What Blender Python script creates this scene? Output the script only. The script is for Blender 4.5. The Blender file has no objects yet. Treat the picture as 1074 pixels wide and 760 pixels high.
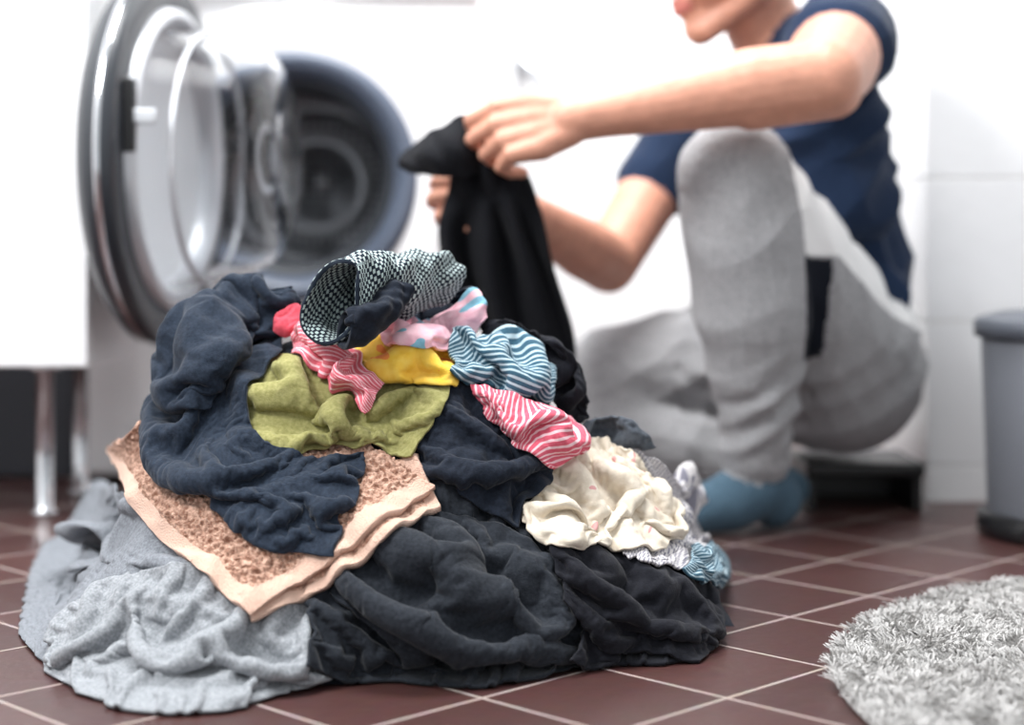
import bpy, bmesh, math, random, time
import numpy as np
from mathutils import Vector, Matrix
T0=time.time()
F=1800.0; CX=537.0; HY=250.0; CH=0.366
rng=np.random.default_rng(7); random.seed(7)
scene=bpy.context.scene

# ------------------------------------------------------------ helpers
def lin(c):
    o=[]
    for v in c[:3]:
        v=v/255.0
        o.append(v/12.92 if v<=0.04045 else ((v+0.055)/1.055)**2.4)
    return (o[0],o[1],o[2],1.0)
def P(px,py,D):   # photo survey point at distance D -> metres
    return np.array([(px-CX)/F*D, D, CH-(py-HY)/F*D])
def empty(name,loc=(0,0,0)):
    e=bpy.data.objects.new(name,None); e.location=loc; e.empty_display_size=.05
    scene.collection.objects.link(e); return e
def mk(name,verts,faces,mat=None,parent=None,smooth=True,uvs=None):
    me=bpy.data.meshes.new(name)
    me.from_pydata([tuple(map(float,v)) for v in verts],[],[tuple(map(int,f)) for f in faces]); me.update()
    if smooth: me.polygons.foreach_set('use_smooth',[True]*len(me.polygons))
    if uvs is not None:
        l=me.uv_layers.new(name='UVMap'); li=np.zeros(len(me.loops),dtype=np.int32)
        me.loops.foreach_get('vertex_index',li)
        l.data.foreach_set('uv',np.asarray(uvs,dtype=np.float32)[li].ravel())
    ob=bpy.data.objects.new(name,me); scene.collection.objects.link(ob)
    if mat: me.materials.append(mat)
    if parent: ob.parent=parent
    return ob
def bake(ob):
    dg=bpy.context.evaluated_depsgraph_get(); dg.update()
    me=bpy.data.meshes.new_from_object(ob.evaluated_get(dg))
    ob.modifiers.clear(); ob.data=me; return ob
def box(name,lo,hi,mat,parent=None,bev=0.0,seg=3):
    x0,y0,z0=lo;x1,y1,z1=hi
    v=[(x0,y0,z0),(x1,y0,z0),(x1,y1,z0),(x0,y1,z0),(x0,y0,z1),(x1,y0,z1),(x1,y1,z1),(x0,y1,z1)]
    f=[(0,3,2,1),(4,5,6,7),(0,1,5,4),(1,2,6,5),(2,3,7,6),(3,0,4,7)]
    ob=mk(name,v,f,mat,parent,smooth=False)
    if bev>0:
        m=ob.modifiers.new('b','BEVEL'); m.width=bev; m.segments=seg; m.limit_method='ANGLE'
        bake(ob)
    return ob
def lathe(name,prof,mat,parent=None,center=(0,0,0),axis=(0,0,1),seg=96,smooth=True,rmod=None):
    ax=Vector(axis).normalized(); up=Vector((0,0,1)) if abs(ax.z)<.9 else Vector((1,0,0))
    e1=ax.cross(up).normalized(); e2=ax.cross(e1).normalized(); c=Vector(center)
    v=[];f=[];uv=[]
    for i,(r,h) in enumerate(prof):
        for j in range(seg):
            a=2*math.pi*j/seg; rr=max(r,1e-4)
            if rmod: rr=rr*rmod(a,i)
            v.append(c+ax*h+(e1*math.cos(a)+e2*math.sin(a))*rr); uv.append((j/seg,i/(len(prof)-1)))
    for i in range(len(prof)-1):
        for j in range(seg):
            k=(j+1)%seg
            f.append((i*seg+j,i*seg+k,(i+1)*seg+k,(i+1)*seg+j))
    ob=mk(name,v,f,mat,parent,smooth,uvs=uv)
    bm=bmesh.new(); bm.from_mesh(ob.data); bmesh.ops.recalc_face_normals(bm,faces=bm.faces); bm.to_mesh(ob.data); bm.free()
    return ob
def tube(name,pts,r,mat,parent=None,seg=12):
    cu=bpy.data.curves.new(name,'CURVE'); cu.dimensions='3D'; cu.bevel_depth=r; cu.bevel_resolution=4; cu.use_fill_caps=True
    s=cu.splines.new('POLY'); s.points.add(len(pts)-1)
    for i,p in enumerate(pts): s.points[i].co=(float(p[0]),float(p[1]),float(p[2]),1)
    ob=bpy.data.objects.new(name,cu); scene.collection.objects.link(ob); cu.materials.append(mat)
    if parent: ob.parent=parent
    return ob

# ------------------------------------------------------------ materials
def newmat(name):
    m=bpy.data.materials.new(name); m.use_nodes=True; nt=m.node_tree
    return m,nt,nt.nodes['Principled BSDF']
def simple(name,col,rough=.5,metal=0,bump=0,bscale=200,var=0.0,coat=0,**kw):
    m,nt,b=newmat(name); N=nt.nodes;L=nt.links
    b.inputs['Base Color'].default_value=lin(col); b.inputs['Roughness'].default_value=rough; b.inputs['Metallic'].default_value=metal
    b.inputs['Coat Weight'].default_value=coat
    for k,v in kw.items(): b.inputs[k.replace('_',' ')].default_value=v
    tc=N.new('ShaderNodeTexCoord'); no=N.new('ShaderNodeTexNoise'); no.inputs['Scale'].default_value=bscale; no.inputs['Detail'].default_value=4
    L.new(tc.outputs['Object'],no.inputs['Vector'])
    if bump:
        bp=N.new('ShaderNodeBump'); bp.inputs['Strength'].default_value=1; bp.inputs['Distance'].default_value=bump
        L.new(no.outputs['Fac'],bp.inputs['Height']); L.new(bp.outputs['Normal'],b.inputs['Normal'])
    mx=N.new('ShaderNodeMix'); mx.data_type='RGBA'; 
    c=lin(col); mx.inputs['A'].default_value=tuple(x*(1-var) for x in c[:3])+(1,); mx.inputs['B'].default_value=tuple(min(1,x*(1+var)) for x in c[:3])+(1,)
    L.new(no.outputs['Fac'],mx.inputs['Factor']); L.new(mx.outputs['Result'],b.inputs['Base Color'])
    return m
def fabric(name,c1,c2=None,scale=350,mix=(.3,.7),bump=.0006,wr=.003,wscale=28,stripes=None,check=None,hems=None,rough=.92,sheen=.08,blot=None):
    m,nt,b=newmat(name); N=nt.nodes;L=nt.links
    b.inputs['Roughness'].default_value=rough; b.inputs['Sheen Weight'].default_value=sheen; b.inputs['Sheen Roughness'].default_value=.4
    b.inputs['Specular IOR Level'].default_value=.2
    tc=N.new('ShaderNodeTexCoord')
    n1=N.new('ShaderNodeTexNoise'); n1.inputs['Scale'].default_value=scale; n1.inputs['Detail'].default_value=3; L.new(tc.outputs['Object'],n1.inputs['Vector'])
    mr=N.new('ShaderNodeMapRange'); mr.inputs['From Min'].default_value=mix[0]; mr.inputs['From Max'].default_value=mix[1]; L.new(n1.outputs['Fac'],mr.inputs['Value'])
    mx=N.new('ShaderNodeMix'); mx.data_type='RGBA'; L.new(mr.outputs['Result'],mx.inputs['Factor'])
    mx.inputs['A'].default_value=lin(c1); mx.inputs['B'].default_value=lin(c2 if c2 else tuple(min(255,v*1.12+4) for v in c1))
    col=mx.outputs['Result']
    sep=N.new('ShaderNodeSeparateXYZ'); L.new(tc.outputs['UV'],sep.inputs[0])
    def math1(op,a,bv=None,c=None):
        n=N.new('ShaderNodeMath'); n.operation=op
        for i,x in enumerate((a,bv,c)):
            if x is None: continue
            if hasattr(x,'node'): L.new(x,n.inputs[i])
            else: n.inputs[i].default_value=x
        return n.outputs[0]
    def mixc(fac,colr,cur):
        k=N.new('ShaderNodeMix'); k.data_type='RGBA'
        if hasattr(fac,'node'): L.new(fac,k.inputs['Factor'])
        L.new(cur,k.inputs['A']); k.inputs['B'].default_value=lin(colr); return k.outputs['Result']
    if blot:
        bc,bs,th=blot
        n3=N.new('ShaderNodeTexNoise'); n3.inputs['Scale'].default_value=bs; n3.inputs['Detail'].default_value=1; L.new(tc.outputs['UV'],n3.inputs['Vector'])
        g=math1('GREATER_THAN',n3.outputs['Fac'],th); col=mixc(g,bc,col)
    if stripes:
        axis,n,sc,duty=stripes
        s=math1('FRACT',math1('MULTIPLY',sep.outputs[axis],n)); g=math1('GREATER_THAN',s,duty); col=mixc(g,sc,col)
    if check:
        cc,nx_,ny_=check
        a=math1('GREATER_THAN',math1('FRACT',math1('MULTIPLY',sep.outputs[0],nx_)),.5)
        d=math1('GREATER_THAN',math1('FRACT',math1('ADD',math1('MULTIPLY',sep.outputs[1],ny_),math1('MULTIPLY',a,.5))),.45)
        e=math1('MULTIPLY',d,math1('GREATER_THAN',math1('FRACT',math1('MULTIPLY',sep.outputs[0],nx_*2)),.3))
        col=mixc(e,cc,col)
    seam=None
    if hems:
        for ax_,sd,w,hc in hems:
            dist=sep.outputs[ax_] if sd==0 else math1('SUBTRACT',1.0,sep.outputs[ax_])
            if hc: col=mixc(math1('LESS_THAN',dist,w),hc,col)
            gl=math1('LESS_THAN',math1('ABSOLUTE',math1('SUBTRACT',dist,w)),.006)
            seam=gl if seam is None else math1('MAXIMUM',seam,gl)
    L.new(col,b.inputs['Base Color'])
    n2=N.new('ShaderNodeTexNoise'); n2.inputs['Scale'].default_value=wscale; n2.inputs['Detail'].default_value=5; n2.inputs['Roughness'].default_value=.55; n2.inputs['Distortion'].default_value=1.2
    try: n2.noise_type='RIDGED_MULTIFRACTAL'; n2.normalize=True
    except Exception: pass
    L.new(tc.outputs['Object'],n2.inputs['Vector'])
    b1=N.new('ShaderNodeBump'); b1.inputs['Distance'].default_value=wr; b1.inputs['Strength'].default_value=.6; L.new(n2.outputs['Fac'],b1.inputs['Height'])
    n4=N.new('ShaderNodeTexNoise'); n4.inputs['Scale'].default_value=800; n4.inputs['Detail'].default_value=2; L.new(tc.outputs['Object'],n4.inputs['Vector'])
    b2=N.new('ShaderNodeBump'); b2.inputs['Distance'].default_value=bump; b2.inputs['Strength'].default_value=.9; L.new(n4.outputs['Fac'],b2.inputs['Height']); L.new(b1.outputs['Normal'],b2.inputs['Normal'])
    out=b2.outputs['Normal']
    if seam is not None:
        b3=N.new('ShaderNodeBump'); b3.inputs['Distance'].default_value=.002; b3.invert=True; L.new(seam,b3.inputs['Height']); L.new(out,b3.inputs['Normal']); out=b3.outputs['Normal']
    L.new(out,b.inputs['Normal'])
    return m

# ------------------------------------------------------------ room
def tile_mat(name,c1,c2,grout,size,mort,rot,off,rough,axis='XY',bumpd=.002,rvar=0):
    m,nt,b=newmat(name); N=nt.nodes;L=nt.links
    tc=N.new('ShaderNodeTexCoord'); mp=N.new('ShaderNodeMapping'); L.new(tc.outputs['Object'],mp.inputs['Vector'])
    if axis=='XZ': mp.inputs['Rotation'].default_value=(math.radians(90),0,0)
    elif axis=='YZ': mp.inputs['Rotation'].default_value=(math.radians(90),0,math.radians(90))
    else: mp.inputs['Rotation'].default_value=(0,0,rot)
    mp.inputs['Location'].default_value=off
    br=N.new('ShaderNodeTexBrick'); br.offset=0; br.squash=1
    br.inputs['Scale'].default_value=1; br.inputs['Brick Width'].default_value=size[0]; br.inputs['Row Height'].default_value=size[1]
    br.inputs['Mortar Size'].default_value=mort; br.inputs['Mortar Smooth'].default_value=.3; br.inputs['Bias'].default_value=0
    br.inputs['Color1'].default_value=lin(c1); br.inputs['Color2'].default_value=lin(c2); br.inputs['Mortar'].default_value=lin(grout)
    L.new(mp.outputs[0],br.inputs['Vector'])
    no=N.new('ShaderNodeTexNoise'); no.inputs['Scale'].default_value=60; no.inputs['Detail'].default_value=5; L.new(tc.outputs['Object'],no.inputs['Vector'])
    mx=N.new('ShaderNodeMix'); mx.data_type='RGBA'; mx.blend_type='MULTIPLY'; mx.inputs['Factor'].default_value=.35
    L.new(br.outputs['Color'],mx.inputs['A']); L.new(no.outputs['Color'],mx.inputs['B'])
    L.new((mx.outputs['Result'] if rvar else br.outputs['Color']),b.inputs['Base Color'])
    mr=N.new('ShaderNodeMapRange'); mr.inputs['To Min'].default_value=rough; mr.inputs['To Max'].default_value=.8; L.new(br.outputs['Fac'],mr.inputs['Value']); L.new(mr.outputs[0],b.inputs['Roughness'])
    bp=N.new('ShaderNodeBump'); bp.invert=True; bp.inputs['Distance'].default_value=bumpd; L.new(br.outputs['Fac'],bp.inputs['Height'])
    b2=N.new('ShaderNodeBump'); b2.inputs['Distance'].default_value=.0006; L.new(no.outputs['Fac'],b2.inputs['Height']); L.new(bp.outputs[0],b2.inputs['Normal'])
    L.new(b2.outputs[0],b.inputs['Normal'])
    return m
M_floor=tile_mat('floor_tiles',(84,53,50),(72,46,44),(168,152,146),(.138,.138),.0024,math.radians(45),(.018,.016,0),.36,rvar=1)
M_wall=tile_mat('wall_tiles',(252,252,252),(250,250,251),(236,235,234),(.3,.2),.003,0,(.1,.05,0),.25,axis='XZ',bumpd=.001)
M_wally=tile_mat('wall_tiles_side',(252,252,252),(250,250,251),(236,235,234),(.3,.2),.003,0,(.1,.05,0),.25,axis='YZ',bumpd=.001)
box('floor',(-2.2,-.6,-.05),(2.2,3.3,0),M_floor)
box('wall_back',(-2.2,3.22,0),(2.2,3.32,2.5),M_wall)
box('wall_left',(-1.5,.8,0),(-1.4,3.22,2.5),M_wally)
wr=box('wall_right',(.578,2.39,0),(2.2,3.22,2.5),M_wall)

# ------------------------------------------------------------ washing machine
M_white=simple('white_enamel',(248,248,249),.28,coat=.3)
M_greyring=simple('grey_blue_plastic',(88,97,113),.4)
M_silver=simple('brushed_silver',(206,208,212),.36,metal=.4)
M_chrome=simple('chrome',(210,212,215),.15,metal=1)
M_dark=simple('dark_plastic',(40,44,50),.38,coat=.1)
M_rubber=simple('gasket_rubber',(48,52,58),.6)
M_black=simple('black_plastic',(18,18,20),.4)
# perforated drum steel: rows of small dark holes
M_steel,nt,b=newmat('perforated_drum_steel'); N=nt.nodes; L=nt.links
b.inputs['Metallic'].default_value=.6; b.inputs['Roughness'].default_value=.32
tc=N.new('ShaderNodeTexCoord'); vo=N.new('ShaderNodeTexVoronoi'); vo.inputs['Scale'].default_value=75; vo.inputs['Randomness'].default_value=.0; L.new(tc.outputs['Object'],vo.inputs['Vector'])
cr=N.new('ShaderNodeValToRGB'); cr.color_ramp.elements[0].position=.28; cr.color_ramp.elements[0].color=(.01,.01,.012,1); cr.color_ramp.elements[1].position=.34; cr.color_ramp.elements[1].color=(.36,.37,.39,1)
L.new(vo.outputs['Distance'],cr.inputs['Fac']); L.new(cr.outputs['Color'],b.inputs['Base Color'])
M_lift=simple('drum_lifter',(205,208,212),.35,metal=.2)
M_bright_disc=simple('door_bright_disc',(226,229,232),.4)
M_glass,nt,b=newmat('door_glass'); b.inputs['Base Color'].default_value=(.97,.98,.99,1); b.inputs['Transmission Weight'].default_value=1; b.inputs['Roughness'].default_value=.02; b.inputs['IOR'].default_value=1.15
def par(ob,e):
    ob.parent=e; ob.matrix_parent_inverse=Matrix.Translation(e.location).inverted(); return ob
wm=empty('washing_machine',(-.345,2.84,0))
PC=(-.325,.458)
body=par(box('body',(-.645,2.55,.012),(-.045,3.13,.85),M_white,None,.014,4),wm)
cut=lathe('cut',[(0,-.1),(.19,-.1),(.19,.44),(0,.44)],M_white,None,(PC[0],2.55,PC[1]),(0,1,0),96,False)
m=body.modifiers.new('bo','BOOLEAN'); m.operation='DIFFERENCE'; m.object=cut; m.solver='EXACT'
bake(body); bpy.data.objects.remove(cut)
c=(PC[0],2.55,PC[1])
par(lathe('bezel',[(.262,.0),(.258,-.006),(.24,-.012),(.22,-.014),(.2,-.012),(.184,-.008)],M_white,None,c,(0,1,0)),wm)
par(lathe('door_seat_ring',[(.186,-.008),(.182,-.016),(.170,-.018),(.156,-.006),(.148,.012),(.143,.03)],M_greyring,None,c,(0,1,0)),wm)
par(lathe('gasket',[(.147,.012),(.138,.016),(.131,.028),(.134,.045),(.129,.06),(.128,.08),(.14,.1)],M_rubber,None,c,(0,1,0)),wm)
# drum with shallow concentric pressings in the back wall
par(lathe('drum',[(.14,.085),(.17,.1),(.186,.12),(.186,.33),(.178,.345),(.165,.348),(.158,.340),(.148,.340),(.140,.348),(.112,.350),(.105,.342),(.095,.342),(.088,.350),(.055,.350),(.045,.335),(0,.33)],M_steel,None,c,(0,1,0),96),wm)
for k in range(3):
    a=math.radians(k*120+25); v=[]
    for q_ in range(9):
        s_=q_/8; yy=2.675+s_*.20; hgt=.062*math.sin(math.pi*min(1,max(0,.08+s_*.84)))**.5; sw=.05*s_
        for (ww,hh) in ((.026,0),(.014,.75),(.005,1),(-.005,1),(-.014,.75),(-.026,0)):
            an=a+(ww+sw)/.18; r_=.184-hgt*hh
            v.append((PC[0]+math.cos(an)*r_,yy,PC[1]+math.sin(an)*r_))
    f=[(i*6+j,i*6+j+1,(i+1)*6+j+1,(i+1)*6+j) for i in range(8) for j in range(5)]
    par(mk('drum_lifter_%d'%(k+1),v,f,M_lift,None,True),wm)
for k in range(24):
    a=math.radians(k*15+5); v=[]
    for q_ in range(7):
        s_=q_/6; yy=2.665+s_*.2; an0=a+.16*s_
        for (ww,hh) in ((.007,0),(.003,1),(-.003,1),(-.007,0)):
            an=an0+ww/.18; r_=.1855-.006*hh
            v.append((PC[0]+math.cos(an)*r_,yy,PC[1]+math.sin(an)*r_))
    f=[(i*4+j,i*4+j+1,(i+1)*4+j+1,(i+1)*4+j) for i in range(6) for j in range(3)]
    par(mk('drum_rib_%d'%(k+1),v,f,M_lift,None,True),wm)
par(box('control_panel',(-.64,2.538,.72),(-.05,2.556,.842),M_white,None,.005),wm)
par(box('display',(-.215,2.533,.728),(-.115,2.54,.8),M_black,None,.002),wm)
par(lathe('program_knob',[(0,-.028),(.022,-.028),(.026,-.02),(.028,0)],M_silver,None,(-.34,2.54,.78),(0,1,0),48),wm)
par(box('detergent_drawer',(-.63,2.532,.735),(-.46,2.54,.83),M_white,None,.004),wm)
par(box('filter_flap',(-.2,2.546,.05),(-.09,2.552,.13),M_white,None,.002),wm)
for i,(x,y) in enumerate([(-.6,2.6),(-.09,2.6),(-.6,3.08),(-.09,3.08)]):
    par(lathe('foot_%d'%(i+1),[(0,0),(.02,0),(.02,.02),(0,.02)],M_black,None,(x,y,0),(0,0,1),24),wm)
# door, standing open
ang=math.radians(7); dax=Vector((math.cos(ang),-math.sin(ang),0))
dc=Vector((-.476,2.302,.472)); SC=1.1
def dl(name,prof,mat,rm=None): return par(lathe(name,[(r*SC,h) for r,h in prof],mat,None,dc,dax,96,True,rm),wm)
dl('door_outer_shell',[(0,-.04),(.1,-.04),(.17,-.036),(.205,-.026),(.222,-.01),(.226,.006),(.224,.018),(.216,.024),(.190,.028),(.182,.022)],M_dark)
dl('door_trim_ring',[(.226,.004),(.2275,.008),(.226,.012)],M_chrome)
dl('door_inner_ring',[(.184,.020),(.181,.034),(.172,.038),(.164,.030),(.158,.018),(.155,.004)],M_silver)
dl('door_bright_disc',[(.157,.006),(.13,-.004),(.06,-.012),(0,-.014)],M_bright_disc)  # pale disc added behind the bowl to make the glass look bright
dl('door_glass_bowl',[(.162,.022),(.157,.034),(.150,.075),(.140,.130),(.127,.158),(.110,.168),(.05,.171),(0,.171),(0,.165),(.105,.162),(.12,.153),(.133,.127),(.142,.075),(.149,.034),(.152,.022)],M_glass)
dl('door_glass_rim',[(.151,.070),(.153,.072),(.152,.078),(.149,.076)],M_silver)
nd=Vector((-math.sin(ang),-math.cos(ang),0)); lp=dc+nd*.198+Vector((0,0,.045))
par(box('door_latch_plate',(lp.x+.022,lp.y-.012,lp.z-.045),(lp.x+.038,lp.y+.01,lp.z+.045),M_black,None,.002),wm)
par(box('door_latch',(lp.x+.034,lp.y-.008,lp.z-.01),(lp.x+.064,lp.y+.008,lp.z+.008),M_lift,None,.003),wm)
par(box('door_hinge',(-.472,2.50,.42),(-.448,2.56,.52),M_silver,None,.004),wm)

# ------------------------------------------------------------ cabinet with metal legs
cab=empty('bathroom_cabinet',(-.86,2.36,0))
par(box('carcass',(-1.18,2.235,.198),(-.548,2.5,1.35),M_white,None,.003),cab)
par(box('door_panel_1',(-.862,2.218,.2),(-.549,2.234,1.348),M_white,None,.002),cab)
par(box('door_panel_2',(-1.178,2.218,.2),(-.866,2.234,1.348),M_white,None,.002),cab)
for i,(x,y) in enumerate([(-.618,2.27),(-1.12,2.27),(-.618,2.46),(-1.12,2.46)]):
    par(lathe('leg_%d'%(i+1),[(0,0),(.017,0),(.017,.006),(.0115,.01),(.0115,.19),(.02,.192),(.02,.199),(0,.199)],M_chrome,None,(x,y,0),(0,0,1),32),cab)
M_shade_box=simple('shade_box_grey',(70,72,78),.7)
sb=box('shade_box',(-1.1,2.62,0),(-.67,2.95,.24),M_shade_box,None,.01)  # made-up dark box, darkens the shaded space under the cabinet

# ------------------------------------------------------------ wall tap
tap=empty('wall_tap',(0.02,3.1,.7))
for o in (lathe('flange',[(0,0),(.03,0),(.03,.01),(.014,.014),(.012,.09)],M_chrome,None,(.02,3.22,.70),(0,-1,0),32),
          tube('spout',[(.02,3.13,.70),(.02,3.12,.69),(.05,3.11,.66),(.06,3.11,.62)],.011,M_chrome),
          tube('lever',[(.02,3.13,.70),(-.02,3.12,.73),(-.05,3.11,.735)],.007,M_chrome),
          tube('pipe',[(-.005,3.2,0),(-.005,3.2,2.4)],.012,M_white)): par(o,tap)

# ------------------------------------------------------------ waste bin
M_bin=simple('bin_grey',(112,115,122),.45,metal=.2)
M_binlid=simple('bin_lid',(78,82,90),.4)
wb=empty('pedal_bin',(.70,2.12,0))
c=(.705,2.12,0)
par(lathe('bin_body',[(0,.02),(.112,.02),(.114,.03),(.122,.245),(.12,.25),(0,.25)],M_bin,None,c,(0,0,1)),wb)
par(lathe('bin_base',[(0,0),(.124,0),(.127,.006),(.126,.026),(.116,.03),(0,.03)],M_black,None,c,(0,0,1)),wb)
par(lathe('bin_lid',[(.122,.243),(.13,.245),(.131,.262),(.126,.268),(.1,.275),(0,.28)],M_binlid,None,c,(0,0,1)),wb)
par(box('pedal',(.60,1.985,.004),(.66,2.025,.026),M_black,None,.006),wb)
par(box('pedal_arm',(.62,2.0,.008),(.65,2.08,.02),M_black,None,.003),wb)

# ------------------------------------------------------------ rug
M_rug=fabric('rug_pile',(176,174,172),(200,198,196),scale=60,bump=.0002,wr=.0003,sheen=.15,rough=1.0)
M_rugb=fabric('rug_base',(165,163,161),(180,178,176),scale=200)
rug=empty('round_rug',(.76,1.35,0))
par(lathe('rug_base',[(0,.0005),(.495,.0005),(.498,.004),(.49,.009),(0,.009)],M_rugb,None,(.76,1.35,0),(0,0,1),96),rug)
def rug_strands():
    n=200000
    rr=.5*np.sqrt(rng.random(n)); aa=rng.random(n)*2*np.pi
    x=.76+rr*np.cos(aa); y=1.35+rr*np.sin(aa)
    cs=.012
    cxi=np.round(x/cs+ .3*np.sin(y*90)); cyi=np.round(y/cs+.3*np.sin(x*80))
    h1=np.sin(cxi*127.1+cyi*311.7)*43758.5; h1-=np.floor(h1); h2=np.sin(cxi*269.5+cyi*183.3)*43758.5; h2-=np.floor(h2)
    ln=.008+.006*h2+.001*rng.random(n)
    th=h1*2*np.pi+rng.normal(0,.5,n); lean=.5+.45*h2+rng.normal(0,.25,n)
    dx=np.cos(th)*np.sin(lean); dy=np.sin(th)*np.sin(lean); dz=np.maximum(np.cos(lean),.2)
    wa=rng.random(n)*np.pi; wx=np.cos(wa)*.0008; wy=np.sin(wa)*.0008
    z0=.006
    V=np.zeros((n,6,3))
    V[:,0]=np.stack([x-wx,y-wy,np.full(n,z0)],1); V[:,1]=np.stack([x+wx,y+wy,np.full(n,z0)],1)
    mxx=x+dx*ln*.5; myy=y+dy*ln*.5; mz=z0+dz*ln*.6
    V[:,2]=np.stack([mxx-wx,myy-wy,mz],1); V[:,3]=np.stack([mxx+wx,myy+wy,mz],1)
    ex,ey,ez=x+dx*ln*1.2,y+dy*ln*1.2,z0+dz*ln*.9
    V[:,4]=np.stack([ex-wx*.8,ey-wy*.8,ez],1); V[:,5]=np.stack([ex+wx*.8,ey+wy*.8,ez],1)
    me=bpy.data.meshes.new('rug_strands'); me.vertices.add(n*6); me.vertices.foreach_set('co',V.astype(np.float32).ravel())
    base=(np.arange(n)*6)[:,None]
    q=np.concatenate([base+np.array([[0,1,3,2]]),base+np.array([[2,3,5,4]])],1).reshape(-1)
    me.loops.add(len(q)); me.loops.foreach_set('vertex_index',q.astype(np.int32))
    nf=len(q)//4; me.polygons.add(nf); me.polygons.foreach_set('loop_start',(np.arange(nf)*4).astype(np.int32)); me.polygons.foreach_set('loop_total',np.full(nf,4,dtype=np.int32))
    me.update(); me.validate()
    ob=bpy.data.objects.new('rug_pile',me); me.materials.append(M_rug); scene.collection.objects.link(ob); par(ob,rug)
rug_strands()

# ------------------------------------------------------------ laundry pile : height field + cloth relaxation
GX0,GX1,GY0,GY1,RES=-.62,.42,1.15,2.2,.005
nx=int((GX1-GX0)/RES)+1; ny=int((GY1-GY0)/RES)+1
gx=GX0+np.arange(nx)*RES; gy=GY0+np.arange(ny)*RES
XX,YY=np.meshgrid(gx,gy,indexing='ij')
prof=np.interp(gx,[-.43,-.405,-.375,-.335,-.295,-.25,-.2,-.06,-.03,.02,.06,.12,.15,.18,.21],
                  [0,.03,.075,.155,.225,.258,.28,.275,.255,.232,.175,.135,.10,.05,0])
k=np.ones(7)/7; prof=np.convolve(np.pad(prof,3,mode='edge'),k,'valid')
yf=np.interp(gx,[-.46,-.4,-.33,-.25,-.15,-.04,.06,.127,.19,.22],[1.56,1.48,1.43,1.40,1.41,1.44,1.48,1.53,1.60,1.62])
yb=np.interp(gx,[-.46,-.3,0,.2],[1.75,1.93,1.93,1.75]); yc=1.66
t=np.where(YY<yc,(yc-YY)/(yc-yf)[:,None],(YY-yc)/(yb-yc)[:,None])
H=prof[:,None]*np.clip(1-np.clip(t,0,1)**1.5,0,1)**.95
r0=np.random.default_rng(21); lump=np.zeros_like(H)
for i in range(90):
    cx_,cy_=r0.uniform(-.42,.2),r0.uniform(1.38,1.95); a_=r0.uniform(0,np.pi); ln_=r0.uniform(.03,.08); wd_=r0.uniform(.012,.022); am_=r0.uniform(-.016,.022)
    dx_=(XX-cx_)*np.cos(a_)+(YY-cy_)*np.sin(a_); dy_=-(XX-cx_)*np.sin(a_)+(YY-cy_)*np.cos(a_)
    lump+=am_*np.exp(-(dx_/ln_)**2-((dy_+ .3*dx_**2/ln_)/wd_)**2)
H=np.maximum(H+np.clip(lump,-.024,.028)*np.clip((H-.015)/.05,0,1),0)
def blur(A,n=1):
    for _ in range(n):
        B=np.pad(A,1,mode='edge')
        A=(B[:-2,1:-1]+B[2:,1:-1]+B[1:-1,:-2]+B[1:-1,2:]+2*B[1:-1,1:-1]+.5*(B[:-2,:-2]+B[2:,2:]+B[:-2,2:]+B[2:,:-2]))/8
    return A
def mxf(A):
    B=np.pad(A,1,mode='edge'); return np.max([B[i:i+A.shape[0],j:j+A.shape[1]] for i in range(3) for j in range(3)],0)
def mnf(A):
    B=np.pad(A,1,mode='edge'); return np.min([B[i:i+A.shape[0],j:j+A.shape[1]] for i in range(3) for j in range(3)],0)
def samp(A,x,y):
    fx=np.clip((x-GX0)/RES,0,nx-1.001); fy=np.clip((y-GY0)/RES,0,ny-1.001)
    ix=fx.astype(int); iy=fy.astype(int); u=fx-ix; v=fy-iy
    return A[ix,iy]*(1-u)*(1-v)+A[ix+1,iy]*u*(1-v)+A[ix,iy+1]*(1-u)*v+A[ix+1,iy+1]*u*v
def cast(px,py,Hs):
    best=np.full(px.shape,1e9); bt=np.full(px.shape,1.6); hit=np.zeros(px.shape,bool)
    for tt in np.arange(1.2,2.15,.004):
        g=CH-(py-HY)/F*tt-samp(Hs,(px-CX)/F*tt,np.full(px.shape,tt))
        upd=(~hit)&(g<best); bt=np.where(upd,tt,bt); best=np.where(upd,g,best)
        hit|=(g<=0)
    return np.stack([(px-CX)/F*bt,bt,CH-(py-HY)/F*bt],-1)
def chaik(p,n=2):
    p=np.asarray(p,float)
    for _ in range(n):
        if len(p)<3: break
        q=[p[0]]
        for a,b_ in zip(p[:-1],p[1:]): q+= [a*.75+b_*.25,a*.25+b_*.75]
        q.append(p[-1]); p=np.array(q)
    return p
def resamp(p,n):
    p=chaik(p); s=np.r_[0,np.cumsum(np.linalg.norm(np.diff(p,axis=0),axis=1))]; s/=s[-1]
    tt=np.linspace(0,1,n); return np.stack([np.interp(tt,s,p[:,k]) for k in range(p.shape[1])],1)
def coons(B,T,L,R,nu,nv):
    B=resamp(B,nu);T=resamp(T,nu);L=resamp(L,nv);R=resamp(R,nv)
    u=np.linspace(0,1,nu)[:,None,None]; v=np.linspace(0,1,nv)[None,:,None]
    S=(1-v)*B[:,None]+v*T[:,None]+(1-u)*L[None]+u*R[None]
    S-=((1-u)*(1-v)*B[0]+u*(1-v)*B[-1]+(1-u)*v*T[0]+u*v*T[-1])
    return S
def lap(x,f=.5,n=1):
    for _ in range(n):
        a=x.copy()
        a[1:-1,1:-1]=(x[:-2,1:-1]+x[2:,1:-1]+x[1:-1,:-2]+x[1:-1,2:])/4
        a[0,1:-1]=(x[0,:-2]+x[0,2:])/2; a[-1,1:-1]=(x[-1,:-2]+x[-1,2:])/2
        a[1:-1,0]=(x[:-2,0]+x[2:,0])/2; a[1:-1,-1]=(x[:-2,-1]+x[2:,-1])/2
        x=x+(a-x)*f
    return x
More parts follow.
